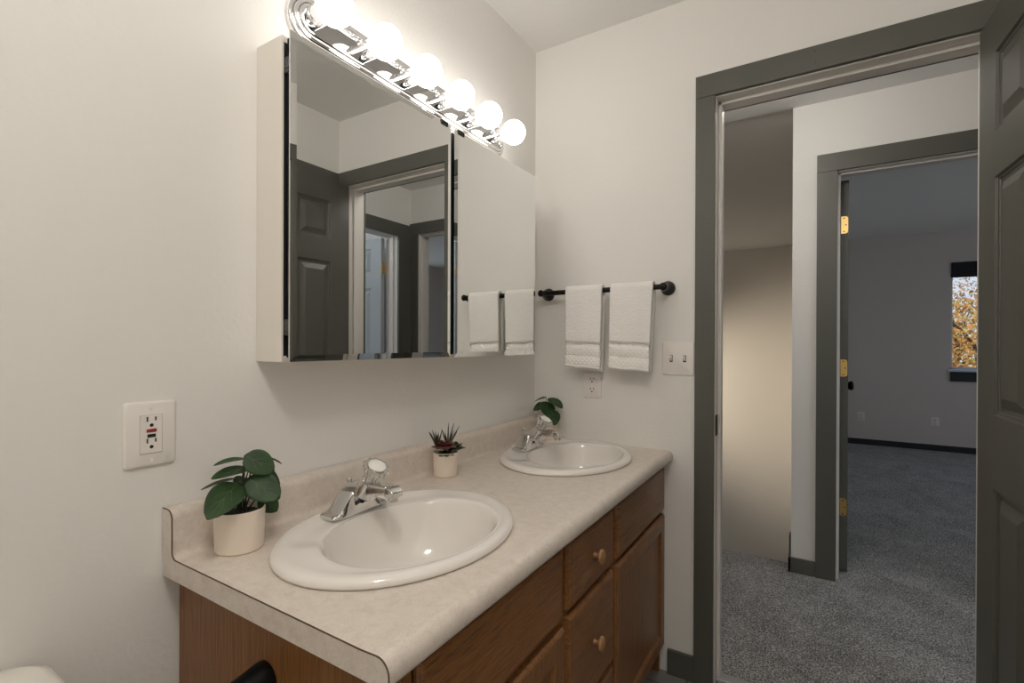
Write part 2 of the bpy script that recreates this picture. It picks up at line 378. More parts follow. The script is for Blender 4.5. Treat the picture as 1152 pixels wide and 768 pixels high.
MB().box((HX-0.016, 0.125, EH+0.0006), (HX, yc0-0.0005, 2.115)).build('head_casing', M_trim, t3, bevel=0.0015, smooth=0)
jb = MB()
jb.box((HX, E1-0.003, 0), (HX+0.12, E1+0.018, EH)).box((HX, E0-0.018, 0), (HX+0.12, E0+0.003, EH)).box((HX, E0-0.018, EH-0.003), (HX+0.12, E1+0.018, EH+0.018))
jb.box((HX+0.035, E1-0.015, 0), (HX+0.075, E1-0.003, EH)).box((HX+0.035, E0+0.003, 0), (HX+0.075, E0+0.015, EH))
jb.build('jamb', M_jamb, t3, bevel=0.0015, smooth=0)

# ------------------------------------------------------------------ six-panel doors
def six_panel(W, H, T, stile=0.108, mull=0.07, z=((0.20, 0.814), (0.992, 1.60), (1.707, 1.915))):
    """local: x = 0..W from the hinge, y = -T/2..T/2"""
    mb = MB(); pw = (W - 2*stile - mull) / 2
    xs = [(stile, stile+pw), (stile+pw+mull, W-stile)]
    bm = mb.bm
    for side in (-1, 1):
        y = side*T/2
        def P(x, zz, d=0.0): return bm.verts.new((x, y - side*d, zz))
        xc = [0, xs[0][0], xs[0][1], xs[1][0], xs[1][1], W]
        zc = [0] + [q for pr in z for q in pr] + [H]
        for i in range(5):
            for k in range(len(zc)-1):
                x0, x1, z0, z1 = xc[i], xc[i+1], zc[k], zc[k+1]
                if i in (1, 3) and k % 2 == 1:
                    prev = None
                    for ins, d in ((0, 0), (0.004, 0.0008), (0.007, 0.007), (0.012, 0.0075), (0.014, 0.0105), (0.020, 0.011), (0.024, 0.011), (0.050, 0.0015)):
                        ring = [P(x0+ins, z0+ins, d), P(x1-ins, z0+ins, d), P(x1-ins, z1-ins, d), P(x0+ins, z1-ins, d)]
                        if prev:
                            for q in range(4): bm.faces.new((prev[q], prev[(q+1) % 4], ring[(q+1) % 4], ring[q]))
                        prev = ring
                    bm.faces.new(prev)
                else:
                    bm.faces.new((P(x0, z0), P(x1, z0), P(x1, z1), P(x0, z1)))
    h = T/2
    for q in (((0,-h,0),(W,-h,0),(W,h,0),(0,h,0)), ((0,-h,H),(W,-h,H),(W,h,H),(0,h,H)), ((0,-h,0),(0,h,0),(0,h,H),(0,-h,H)), ((W,-h,0),(W,h,0),(W,h,H),(W,-h,H))):
        bm.faces.new([bm.verts.new(p) for p in q])
    bmesh.ops.remove_doubles(bm, verts=bm.verts, dist=1e-5)
    return mb
def hinge(parent, p, lx, ly, nx, ny, with_holes=True):
    """leaf plate centred at p, width along (lx,ly), facing (nx,ny)"""
    hb = MB(); rows = []
    wdt, hh = 0.030, 0.044
    pts = []
    for cx, cz, a0 in ((wdt/2-0.012, hh-0.012, 0), (-wdt/2, hh, None), (-wdt/2, -hh, None), (wdt/2-0.012, -hh+0.012, -90)):
        if a0 is None: pts.append((cx, cz))
        else:
            for k in range(5):
                t = math.radians(a0 + k*22.5); pts.append((cx + 0.012*math.cos(t), cz + 0.012*math.sin(t)))
    def G(q, d): return (p[0] + lx*q[0] + nx*d, p[1] + ly*q[0] + ny*d, p[2] + q[1])
    hb.rings([[G(q, 0) for q in pts], [G(q, 0.0022) for q in pts]])
    hg = hb.build('hinge', M_brass, parent, smooth=20); hg['label'] = 'brass hinge'
    if with_holes:
        sb = MB()
        for sx, sz in ((-0.002, 0.034), (0.006, 0.0), (-0.002, -0.034)):
            c = Vector(G((sx, sz), 0.0021)); sb.cyl(c, c + Vector((nx, ny, 0))*0.0012, 0.0034, n=10)
        sb.build('screws', M_slot, hg)
    return hg
DT = 0.035
# bathroom door, opened a little past square: slab runs from the hinge towards -y
d1 = thing('door_1', 'grey green six-panel door standing open at the right edge', 'door', (1.3805, -0.006, 0.012), math.radians(-87.4), kind='structure')
sl = six_panel(0.695, 2.018, DT, mull=0.082)
bmesh.ops.transform(sl.bm, matrix=Matrix.Translation((0, DT/2, 0)), verts=sl.bm.verts)
sl.build('slab', M_trim, d1, smooth=20)
for z in (0.30, 1.05, 1.764):
    hb = MB().cyl((-0.004, DT-0.006, z-0.044), (-0.004, DT-0.006, z+0.044), 0.0055, n=10); hb.build('hinge', M_brass, d1)['label'] = 'brass hinge knuckle'
# bedroom door, open flat into the bedroom
d2 = thing('door_2', 'grey door opened into the bedroom, seen edge on with brass hinges', 'door', (1.113, HY1+0.004, 0.02), math.radians(90), kind='structure')
sl = six_panel(0.80, 2.008, DT)
bmesh.ops.transform(sl.bm, matrix=Matrix.Translation((0, -DT/2, 0)), verts=sl.bm.verts)
sl.build('slab', M_trim, d2, smooth=20)
for z in (0.35, 1.065, 1.80):
    hinge(d2, (-0.0005, -0.0165, z-0.02), 0, -1, -1, 0)
kb = MB().lathe([(0.032, 0), (0.032, 0.006), (0.014, 0.010), (0.013, 0.03), (0.024, 0.036), (0.030, 0.048), (0.028, 0.058), (0.018, 0.064)], (0.735, -DT, 0.905), (0, -1, 0), 24)
kb.build('knob', M_black, d2)['label'] = 'black door knob'
# door of the room at the hall end, open 90 degrees into that room
d3 = thing('door_3', 'blue-lit open panel door at the hall end, seen in the mirror', 'door', (HX+0.125, E1-0.004, 0.02), 0.0, kind='structure')
sl = six_panel(0.765, 1.985, DT)
bmesh.ops.transform(sl.bm, matrix=Matrix.Translation((0, -DT/2-0.012, 0)), verts=sl.bm.verts)
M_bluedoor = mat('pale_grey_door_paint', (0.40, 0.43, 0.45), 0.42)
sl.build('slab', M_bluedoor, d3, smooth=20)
for z in (0.33, 1.05, 1.76):
    hinge(d3, (-0.0005, -0.03, z-0.01), 0, 1, -1, 0)
    MB().cyl((-0.010, -0.006, z-0.054), (-0.010, -0.006, z+0.034), 0.006, n=10).build('hinge', M_brass, d3)['label'] = 'brass hinge knuckle'
# closet door on the bathroom right wall with its casing
t4 = thing('trim_4', 'grey casing on the bathroom right wall behind the open door', 'door frame', (0, 0, 0), kind='structure')
MB().box((RX-0.012, -0.80, 2.037), (RX, -0.0005, 2.1137)).build('head_casing', M_trim, t4, bevel=0.0015, smooth=0)
MB().box((RX-0.012, -0.065, 0), (RX, -0.017, 2.036)).box((RX-0.012, -0.80, 0), (RX, -0.736, 2.036)).build('casing', M_trim, t4, bevel=0.0015, smooth=0)

# ------------------------------------------------------------------ windows
def window(name, label, axis, wall, a0, a1, z0, z1, valance):
    """axis 'x': opening runs along x in a wall at y=wall (outside +y); axis 'y': along y in a wall at x=wall"""
    wn = thing(name, label, 'window', (0, 0, 0), kind='structure')
    def bx(mb, p0, d0, q0, p1, d1_, q1):
        return mb.box((p0, wall+d0, q0), (p1, wall+d1_, q1)) if axis == 'x' else mb.box((wall+d0, p0, q0), (wall+d1_, p1, q1))
    s = MB(); fw = 0.03
    bx(s, a0, 0.09, z0, a0+fw, 0.13, z1); bx(s, a1-fw, 0.09, z0, a1, 0.13, z1); bx(s, a0, 0.09, z0, a1, 0.13, z0+fw); bx(s, a0, 0.09, z1-fw, a1, 0.13, z1)
    mid = (a0+a1)/2; bx(s, mid-0.015, 0.095, z0, mid+0.015, 0.125, z1)
    s.build('sash', M_sash, wn, bevel=0.003, smooth=0)
    g = MB(); bx(g, a0+fw, 0.108, z0+fw, a1-fw, 0.112, z1-fw); g.build('pane', M_glass, wn, smooth=0)
    sill = MB(); bx(sill, a0-0.03, -0.03, z0-0.018, a1+0.03, 0.09, z0+0.004); sill.build('sill', M_sash, wn, bevel=0.003, smooth=0)
    ap = MB(); bx(ap, a0-0.005, -0.016, z0-0.125, a1+0.005, 0.0, z0-0.018); ap.build('apron', M_blackdoor, wn, bevel=0.002, smooth=0)
    if valance:
        v_ = MB(); bx(v_, a0, -0.02, z1-0.115, a1, 0.03, z1); bx(v_, a0, -0.012, z1-0.165, a1, 0.02, z1-0.118); v_.build('shade', M_valance, wn, bevel=0.004, smooth=0)
    return wn
window('window_1', 'tall bedroom window with dark shade, sill and apron, autumn trees outside', 'x', FY, W0, W1, WZ0, WZ1, True)
window('window_2', 'added unseen side window that lights the bedroom', 'y', 4.6, V0, V1, 0.3, 2.3, False)  # unseen window, put in and sized to light the bedroom
window('window_3', 'window of the room at the hall end', 'y', 4.6, -1.3, 0.9, 0.5, 2.25, False)

# ------------------------------------------------------------------ medicine cabinet
MX = 0.115; CB = 0.0877
mc = thing('medicine_cabinet', 'white medicine cabinet with two mirror doors above the first sink', 'mirror cabinet', (0, -0.7075, 1.145))
y0, y1 = -1.21+0.7075, -0.205+0.7075; HT = 0.66
bd = MB()
bd.box((0.001, y0, 0), (CB, y0+0.004, HT)).box((0.001, y1-0.012, 0), (CB, y1, HT)).box((0.001, y0+0.004, 0), (CB-0.001, y1-0.012, 0.012)).box((0.001, y0+0.004, HT-0.012), (CB-0.001, y1-0.012, HT)).box((0.001, y0+0.004, 0.012), (0.010, y1-0.012, HT-0.012))
bd.build('body', M_cabwhite, mc, smooth=0)
MB().box((CB-0.004, y0+0.0042, 0.0125), (CB-0.0008, y1-0.0125, HT-0.0125)).build('gap_shade_sheet', M_dark, mc, smooth=0)  # black sheet: the shade inside the door gap put in as colour
def mirror_door(a, b, zlo, zhi, parent, gap_left):
    dk = MB().box((CB+0.0015, a+0.010, zlo+0.008), (MX-0.0045, b-0.006, zhi-0.006));  # black backing so the gap behind the mirror looks dark
    md = dk.build('mirror_door', M_dark, parent, smooth=0); md['label'] = 'frameless bevelled mirror door'
    e, d = 0.014, 0.0016
    g = MB()
    def ring(x, i): return [(x, a+i, zlo+i), (x, b-i, zlo+i), (x, b-i, zhi-i), (x, a+i, zhi-i)]
    g.rings([ring(MX-0.0045, 0), ring(MX-d, 0), ring(MX, e)])
    g.build('mirror', M_mirror, md, smooth=0)
    yy = b-0.03 if gap_left else a+0.03
    MB().box((MX-0.004, yy-0.014, zhi-0.010), (MX+0.0015, yy+0.014, zhi+0.002)).build('clip', M_slot, md, smooth=0)
    return md
def body_gap(parent, yy, zs):
    for z in zs:
        MB().box((CB-0.0006, yy, z-0.016), (MX-0.006, yy+0.006, z+0.016)).box((CB+0.004, yy-0.002, z-0.008), (CB+0.016, yy+0.004, z+0.008)).build('hinge', M_hinge, parent, bevel=0.0015)
mirror_door(-1.2095+0.7075, -0.7035+0.7075, 0.001, 0.662, mc, True)
mirror_door(-0.6875+0.7075, -0.2035+0.7075, -0.001, 0.660, mc, False)
body_gap(mc, y0+0.005, (0.07, 0.60))

# ------------------------------------------------------------------ vanity light bar with six globes
vl = thing('vanity_light', 'chrome light bar with six glowing globe bulbs above the mirror', 'wall light', (0, -0.7115, 1.921))
def race(hl, hh, x):
    pts = []; rr = hh
    for c, a0 in ((hl-rr, -90), (-(hl-rr), 90)):
        for k in range(17):
            t = math.radians(a0 + k*180/16); pts.append((x, c + rr*math.cos(t), rr*math.sin(t)))
    return pts
HL, HH = 0.442, 0.059; YC = 0.008
prof = [(0, 0.0), (0, 0.006)]
for j in range(3):
    i0, x0 = 0.0105*j, 0.005 + 0.0060*j
    for k in range(6):
        t = math.radians(-25 + 150*k/5)
        prof.append((i0 + 0.0053 - 0.0053*math.cos(t), x0 + 0.0045*math.sin(t) + 0.0060*k/5*0.75))
prof += [(0.0335, 0.017), (0.0335, 0.012)]
MB().rings([[(px, py+YC, pz) for px, py, pz in race(HL-i, HH-i, x)] for i, x in prof], cap1=False).build('rim', M_chrome, vl, smooth=40)
MB().rings([[(px, py+YC, pz) for px, py, pz in race(HL-0.033, HH-0.033, x)] for x in (0.004, 0.0160)]).build('back_plate', M_plate, vl, smooth=25)
MB().box((0.001, -0.006, -HH-0.0008), (0.022, 0.006, -HH+0.012)).build('rim_clip', M_chrome, vl, bevel=0.002)
for i in range(6):
    yy = -1.09 + 0.151*i + 0.7115
    sk = MB().lathe([(0.0225, 0.0158), (0.0225, 0.034), (0.0212, 0.035), (0.0212, 0.037), (0.0225, 0.038), (0.0225, 0.056), (0.0207, 0.056), (0.0195, 0.044)], (0, yy, 0.006), (1, 0, 0), 32)
    sk.build('socket', M_chrome, vl)
    bl = MB().lathe([(0.013, 0.046), (0.015, 0.055), (0.021, 0.0605)] + [(0.0415*math.sin(math.radians(t)), 0.098-0.0415*math.cos(math.radians(t))) for t in range(34, 180, 9)] + [(0.0008, 0.1395)], (0, yy, 0.006), (1, 0, 0), 32)
    b_o = bl.build('bulb', M_bulb, vl, smooth=180)

# ------------------------------------------------------------------ vanity cabinet
VY0, VY1 = -1.358, -0.004
vc = thing('vanity_cabinet', 'honey oak bathroom vanity cabinet under the beige counter', 'vanity', (0, -0.681, 0))
yo = 0.681
FX = 0.527; DX = 0.545; VT = 0.7625
b = MB()
b.box((0.004, VY0+yo, 0), (FX, VY0+yo+0.016, VT)).box((0.004, VY1+yo-0.016, 0.0), (FX, VY1+yo, VT)).box((0.004, VY0+yo+0.016, 0.09), (FX-0.02, VY1+yo-0.016, 0.106)).box((0.004, VY0+yo+0.016, 0.09), (0.010, VY1+yo-0.016, VT-0.14))
b.build('side_panel', M_oak_panel, vc, smooth=0)
ff = MB()
for a, c in ((-1.342, -1.30), (-0.86, -0.80), (-0.555, -0.48), (-0.045, -0.02)): ff.box((FX-0.018, a+yo, 0.09), (FX, c+yo, VT))
for z0, z1 in ((0.09, 0.115), (0.555, 0.60), (0.735, VT)):
    ff.box((FX-0.0185, -1.342+yo, z0), (FX-0.0005, -0.02+yo, z1))
ff.box((FX-0.0185, -0.80+yo, 0.31), (FX-0.0005, -0.555+yo, 0.34))
ff.build('face_frame', M_oak_v, vc, smooth=0)
MB().box((FX-0.075, VY0+yo+0.016, 0.0), (FX-0.06, VY1+yo-0.016, 0.09)).build('toe_kick', M_dark, vc, smooth=0)
def front_slab(name, a, c, z0, z1, knob=True, mt=M_oak_h):
    mb = MB(); x0 = FX+0.0005
    def ring(x, i): return [(x, a+yo+i, z0+i), (x, c+yo-i, z0+i), (x, c+yo-i, z1-i), (x, a+yo+i, z1-i)]
    mb.rings([ring(x0, 0), ring(x0+0.006, 0), ring(DX-0.004, 0.003), ring(DX-0.001, 0.006), ring(DX, 0.011)])
    o = mb.build(name, mt, vc, smooth=0)
    if knob:
        ky, kz = (a+c)/2+yo+0.035*0, (z0+z1)/2
        MB().lathe([(0.008, 0), (0.0065, 0.004), (0.0055, 0.010), (0.008, 0.014), (0.0165, 0.0165), (0.0175, 0.020), (0.016, 0.024), (0.009, 0.027), (0.001, 0.0275)], (DX-0.001, ky, kz), (1, 0, 0), 24).build('knob', M_knob, o)['label'] = 'pale turned wood knob'
    return o
def front_door(a, c, z0, z1):
    x0 = FX+0.0005; fw = 0.055
    mb = MB(); bm = mb.bm
    def ring(x, i): return [(x, a+yo+i, z0+i), (x, c+yo-i, z0+i), (x, c+yo-i, z1-i), (x, a+yo+i, z1-i)]
    mb.rings([ring(x0, 0), ring(x0+0.008, 0), ring(DX-0.004, 0.003), ring(DX-0.001, 0.006), ring(DX, 0.010), ring(DX, fw-0.008), ring(DX-0.002, fw-0.004), ring(DX-0.004, fw-0.003), ring(DX-0.009, fw+0.002), ring(DX-0.009, fw+0.003)], cap1=False)
    o = mb.build('door', M_oak_v, vc, smooth=0)
    MB().box((x0+0.001, a+yo+fw-0.001, z0+fw-0.001), (DX-0.0088, c+yo-fw+0.001, z1-fw+0.001)).build('panel', M_oak_panel, o, smooth=0)
    return o
front_slab('false_front', -1.297, -0.850, 0.589, 0.742, False)['label'] = 'blank front under the near sink'
front_slab('false_front', -0.499, -0.012, 0.589, 0.742, False)['label'] = 'blank front under the far sink'
front_slab('drawer', -0.818, -0.5375, 0.5925, 0.742)
front_slab('drawer', -0.818, -0.5345, 0.333, 0.5755)
front_slab('drawer', -0.818, -0.5345, 0.100, 0.3165)
front_door(-1.297, -0.8365, 0.099, 0.5665)
front_door(-0.508, -0.006, 0.099, 0.5715)

# ------------------------------------------------------------------ countertop with two sink cutouts
CYE = -1.3835; CZT = 0.80
SX, S1Y, S2Y, SA, SB = 0.2895, -1.0714, -0.2987, 0.2588, 0.2113
def arc(cx, cz, rr, a0, a1, n=6): return [(cx + rr*math.cos(math.radians(a0+(a1-a0)*k/n)), cz + rr*math.sin(math.radians(a0+(a1-a0)*k/n))) for k in range(n+1)]
top = [(0.5605, 0.764)] + arc(0.561, 0.7735, 0.009, -80, 0, 3) + arc(0.550, 0.7815, 0.020, 0, 90, 7) + [(0.535, 0.8008), (0.520, 0.80)] + [(0.3, 0.80)] + arc(0.049, 0.813, 0.013, -90, -180, 5) + arc(0.020, 0.869, 0.016, 0, 90, 5) + [(0.002, 0.885)]
poly = top + [(0.002, 0.764)]
ct = tag(MB().prism(poly, 'y', CYE, -0.0015).build('countertop', M_lam, smooth=30), 'beige speckled laminate vanity countertop with coved backsplash', 'countertop')
def cutter(yc):
    return MB().rings([[(SX + 0.012 + (SB-0.028)*math.cos(2*PI*k/64), yc + (SA-0.024)*math.sin(2*PI*k/64), z) for k in range(64)] for z in (0.6, 0.9)]).build('cutter', M_lam, smooth=0)
cuts = [cutter(S1Y), cutter(S2Y)]
for c in cuts:
    md = ct.modifiers.new('cut', 'BOOLEAN'); md.object = c; md.operation = 'DIFFERENCE'; md.solver = 'EXACT'
dg = bpy.context.evaluated_depsgraph_get(); dg.update()
me = bpy.data.meshes.new_from_object(ct.evaluated_get(dg))
ct.modifiers.clear(); old = ct.data; ct.data = me; bpy.data.meshes.remove(old)
for c in cuts: bpy.data.objects.remove(c, do_unlink=True)
me.shade_smooth(); me.set_sharp_from_angle(angle=math.radians(30))
MB().prism(poly, 'y', CYE-0.0016, CYE-0.0001).build('end_cap', M_lam, ct, smooth=0)
MB().tube([(x, CYE-0.0010, z+0.0002) for x, z in top], 0.0011, 6).build('edge_seam', M_seam, ct)['label'] = 'dark brown laminate seam line'

# ------------------------------------------------------------------ sinks
def sink(name, yc, label):
    s = thing(name, label, 'sink', (SX, yc, CZT), group='oval sinks in the vanity top')
    n = 96; IX, IA, IB = 0.0314, 0.189, 0.1545
    def outer(sc, z): return [(SB*sc*math.cos(t), SA*sc*math.sin(t), z) for t in [2*PI*k/n for k in range(n)]]
    def off(d, z): return [((SB-d)*math.cos(t), (SA-d)*math.sin(t), z) for t in [2*PI*k/n for k in range(n)]]
    def inner(sc, z, cx=None): return [((IX if cx is None else cx) + IB*sc*math.cos(t), IA*sc*math.sin(t), z) for t in [2*PI*k/n for k in range(n)]]
    def lerp(A, Bq, t, z): return [(a[0]*(1-t)+b[0]*t, a[1]*(1-t)+b[1]*t, z) for a, b in zip(A, Bq)]
    O = off(0.020, 0); I = inner(1.0, 0)
    def dk(t, z):      # rim ring; towards the back (-x) it dips to the sunken faucet deck
        out = []
        for k, p in enumerate(lerp(O, I, t, z)):
            c_ = -math.cos(2*PI*k/n); e_ = max(0, min(1, (c_-0.45)/0.28)); e_ = e_*e_*(3-2*e_); q = max(0, min(1, t/0.25)); out.append((p[0], p[1], z - 0.0056*e_*q))
        return out
    rs = [off(0.004, 0.0004), off(0.0005, 0.003), off(0.0, 0.007), off(0.002, 0.0115), off(0.006, 0.0150), off(0.012, 0.0172), off(0.020, 0.0178),
          dk(0.12, 0.0174), dk(0.28, 0.0168), dk(0.5, 0.0160), dk(0.75, 0.0160), dk(0.92, 0.0162), dk(1.0, 0.0150), inner(0.985, 0.0115), inner(0.965, 0.004), inner(0.945, -0.008), inner(0.91, -0.030), inner(0.86, -0.058), inner(0.78, -0.086),
          inner(0.66, -0.108), inner(0.50, -0.122, 0.025), inner(0.32, -0.130, 0.015), inner(0.14, -0.1335, 0.008)]
    MB().rings(rs, cap0=False, cap1=True).build('basin', M_sink, s, smooth=60)
    MB().lathe([(0.004, -0.1325), (0.012, -0.1325), (0.020, -0.1315), (0.024, -0.1325), (0.024, -0.1365)], (0.008, 0, 0), (0, 0, 1), 28).build('drain', M_chrome, s)
    return s
s1 = sink('oval_sink', S1Y, 'oval bone porcelain sink nearest the viewer')
s2 = sink('oval_sink', S2Y, 'oval bone porcelain sink at the far wall')

# ------------------------------------------------------------------ faucets (spout points to +x)
def faucet(name, loc, label):
    fz = thing(name, label, 'faucet', loc, group='chrome faucets at the sinks')
    # saddle-shaped base, long along y, humped in the middle
    n = 33; rs = []
    def sm(t): t = max(0, min(1, t)); return t*t*(3-2*t)
    for k in range(n):
        s_ = -1 + 2*k/(n-1); yy = 0.0745*s_; hb = 0.011 + 0.043*sm((0.80-abs(s_))/0.62)
        wd = 0.027*(1 - 0.10*sm((abs(s_)-0.7)/0.3)); wt = wd*(0.86 - 0.30*sm((0.8-abs(s_))/0.6))
        if k in (0, n-1): hb = 0.008
        lean = 0.010*sm((0.8-abs(s_))/0.6)
        bk = -wd*0.72; rs.append([(bk, yy, 0.0), (bk, yy, 0.006), (max(-wt, bk), yy, hb*0.93), (max(-wt*0.8, bk*0.9), yy, hb), (wt*0.8+lean, yy, hb), (wt+lean, yy, hb*0.93), (wd+0.002, yy, 0.006), (wd+0.002, yy, 0.0)])
    MB().rings(rs).build('base', M_faucet, fz, smooth=40)
    # spout: tapered bar reaching forward
    sp = []
    for x, zc, wy, hz in ((-0.014, 0.044, 0.024, 0.014), (0.0, 0.049, 0.024, 0.016), (0.03, 0.055, 0.021, 0.0135), (0.07, 0.060, 0.0175, 0.0105), (0.105, 0.0625, 0.0155, 0.009), (0.112, 0.063, 0.015, 0.0088)):
        sp.append([(x, -wy, zc-hz), (x, -wy, zc+hz*0.45), (x, -wy*0.72, zc+hz), (x, wy*0.72, zc+hz), (x, wy, zc+hz*0.45), (x, wy, zc-hz)])
    MB().rings(sp).build('spout', M_faucet, fz, bevel=0.0015, smooth=35)
    tip = MB().rings([[(0.1125, -0.0165, 0.051), (0.1125, -0.0165, 0.070), (0.1125, 0.0165, 0.070), (0.1125, 0.0165, 0.051)], [(0.126, -0.0165, 0.049), (0.126, -0.0165, 0.0695), (0.126, 0.0165, 0.0695), (0.126, 0.0165, 0.049)], [(0.135, -0.015, 0.050), (0.135, -0.015, 0.062), (0.135, 0.015, 0.062), (0.135, 0.015, 0.050)]])
    tip.lathe([(0.0105, 0), (0.0105, 0.012)], (0.122, 0, 0.040), (0, 0, 1), 20)
    tip.build('spout_tip', M_faucet, fz, bevel=0.0015, smooth=35)
    # neck and tilted acrylic knob
    ax = Vector((0.50, -0.04, 0.86)).normalized(); o = Vector((0.041, 0.001, 0.049))
    MB().lathe([(0.026, -0.004), (0.0245, 0.012), (0.0205, 0.026), (0.020, 0.028), (0.012, 0.0285)], o, ax, 28).build('neck', M_faucet, fz, smooth=40)
    kn = MB(); a = Vector((0, 1, 0)); b2 = ax.cross(a); nn = 48; rings = []
    for rr, h, fl in ((0.016, 0.0295, 0.0), (0.0175, 0.031, 0.05), (0.0195, 0.046, 0.06), (0.024, 0.056, 0.07), (0.0275, 0.060, 0.06), (0.0285, 0.065, 0.05), (0.0265, 0.070, 0.04), (0.0205, 0.0705, 0.0), (0.0195, 0.069, 0.0)):
        rings.append([o + ax*h + (a*math.cos(t) + b2*math.sin(t))*rr*(1 + fl*math.cos(12*t)) for t in [2*PI*k/nn for k in range(nn)]])
    k_o = kn.rings(rings).build('handle', M_acrylic, fz, smooth=30); k_o['label'] = 'clear fluted acrylic handle'
    MB().lathe([(0.0190, 0.0692), (0.0185, 0.0712), (0.012, 0.0722), (0.001, 0.0724)], o, ax, 28).build('cap', M_cap, k_o, smooth=40)
    MB().lathe([(0.007, 0.030), (0.007, 0.066)], o, ax, 14).build('stem', M_faucet, k_o, smooth=40)
    MB().cyl((-0.014, 0, 0.030), (-0.014, 0, 0.056), 0.0025, n=10).lathe([(0.0030, 0.054), (0.0060, 0.065), (0.0066, 0.068), (0.004, 0.071)], (-0.014, 0, 0), (0, 0, 1), 16).build('lift_rod', M_faucet, fz)
    MB().cyl((0.0265, 0.0, 0.024), (0.0300, 0.0, 0.0245), 0.004, n=14).build('set_screw', M_slot, fz)
    return fz
faucet('faucet', (0.130, -1.063, CZT+0.0124), 'chrome faucet with clear knob on the near sink')
faucet('faucet', (0.130, -0.2900, CZT+0.0124), 'chrome faucet with clear knob on the far sink')

# ------------------------------------------------------------------ potted plants
def pot(parent, rb, rt, h, soil):
    MB().lathe([(0.001, 0.0), (rb-0.003, 0.0), (rb, 0.003), (rt, h-0.001), (rt-0.0015, h), (rt-0.003, h-0.001), (rt-0.0045, h-0.02), (rt-0.006, soil-0.004), (0.001, soil-0.004)], n=48).build('pot', M_pot, parent, smooth=40)
    MB().lathe([(rt-0.0055, soil-0.003), (rt*0.7, soil+0.001), (rt*0.35, soil+0.003), (0.001, soil+0.0035)], n=32, cap0=False).build('soil', M_soil, parent, smooth=60)
EYE = Vector((1.0034, -1.8081, 1.1839))
def round_leaf(parent, base, tip, width, face=0.6, cup=0.08, root=None, heart=0.12, org=(0,0,0)):
    """leaf blade from the petiole end to the tip; 'face' blends its normal between straight up (0) and room-wards (1)"""
    o_ = Vector(org); base = Vector(base) - o_; tip = Vector(tip) - o_
    d = tip - base; L = d.length; d.normalize()
    n0 = (Vector((0, 0, 1))*(1-face) + Vector((0.72, -0.5, 0.45)).normalized()*face).normalized()
    sd = d.cross(n0).normalized(); n = sd.cross(d).normalized()
    mb = MB(); bm = mb.bm; NU, NV = 11, 8
    def pt(uu, vv):   # uu 0..1 along, vv -1..1 across
        wloc = width/2 * (math.sin(PI*min(1, max(0, uu))**0.80))**0.62
        x = uu*L; y = vv*wloc
        droop = -cup*L*(uu-0.35)**2*1.2 + cup*width*0.8*abs(vv)**2*math.sin(PI*uu)
        return base + d*x + sd*y + n*droop
    grid = []
    for i in range(NU+1):
        uu = 0.004 + 0.992*i/NU
        grid.append([bm.verts.new(pt(uu, -1 + 2*j/NV)) for j in range(NV+1)])
    for i in range(NU):
        for j in range(NV): bm.faces.new((grid[i][j], grid[i+1][j], grid[i+1][j+1], grid[i][j+1]))
    lf = mb.build('leaf', M_leaf, parent, smooth=180, solid=0.0007)
    vb = MB()
    for v0, v1, u0, u1 in ((0, 0, 0.05, 0.9), (0, 0.55, 0.25, 0.55), (0, -0.55, 0.25, 0.55), (0, 0.45, 0.5, 0.78), (0, -0.45, 0.5, 0.78)):
        vb.tube([pt(u0+(u1-u0)*k/5, v0+(v1-v0)*k/5) + n*0.0005 for k in range(6)], [0.00035-0.00004*k for k in range(6)], 4)
    vb.build('veins', M_vein, lf)
    if root is not None:
        r0 = Vector(root) - o_; mid = r0.lerp(base, 0.55) + Vector((0, 0, 0.010))
        pts = [(r0*(1-t)**2 + mid*2*t*(1-t) + base*t*t) for t in [k/8 for k in range(9)]]
        MB().tube(pts, [0.0017-0.00008*k for k in range(9)], 8).build('stem', M_stem, parent)
    return lf
P1 = (0.088, -1.2935, CZT)
p1 = thing('potted_plant', 'round-leaved green plant in cream pot at the near counter end', 'potted plant', P1, group='little potted plants on the counter')
pot(p1, 0.041, 0.0435, 0.076, 0.066)
for bs, tp, wd, fc, rt in (
    ((0.095,-1.2997,0.9252), (0.145,-1.3790,0.8930), 0.056, 0.95, (0.092,-1.296,0.866)),
    ((0.09,-1.2865,0.9671), (0.075,-1.3350,0.9630), 0.028, 0.06, (0.088,-1.292,0.866)),
    ((0.09,-1.2765,0.9475), (0.09,-1.3458,0.9440), 0.036, 0.28, (0.084,-1.294,0.866)),
    ((0.07,-1.2928,0.9285), (0.055,-1.3470,0.9190), 0.020, 0.0, (0.080,-1.292,0.866)),
    ((0.095,-1.2883,0.9735), (0.128,-1.2500,0.9385), 0.047, 0.95, (0.093,-1.290,0.866)),
    ((0.08,-1.2604,0.9704), (0.080,-1.2020,0.9400), 0.032, 0.10, (0.088,-1.286,0.866)),
    ((0.085,-1.2500,0.9284), (0.085,-1.2080,0.8995), 0.042, 0.6, (0.086,-1.284,0.866)),
    ((0.10,-1.2856,0.9313), (0.152,-1.2545,0.8930), 0.056, 0.9, (0.096,-1.288,0.866)),
    ((0.10,-1.2607,0.8895), (0.124,-1.2410,0.8600), 0.036, 0.9, (0.096,-1.284,0.866)),
    ((0.06,-1.2900,0.9197), (0.058,-1.2500,0.9050), 0.034, 0.5, (0.082,-1.290,0.866))):
    round_leaf(p1, bs, tp, wd, fc, 0.10, rt, org=P1)
P3 = (0.094, -0.052, CZT)
p3 = thing('potted_plant', 'round-leaved green plant in cream pot behind the far faucet', 'potted plant', P3, group='little potted plants on the counter')
pot(p3, 0.0335, 0.0355, 0.074, 0.064)
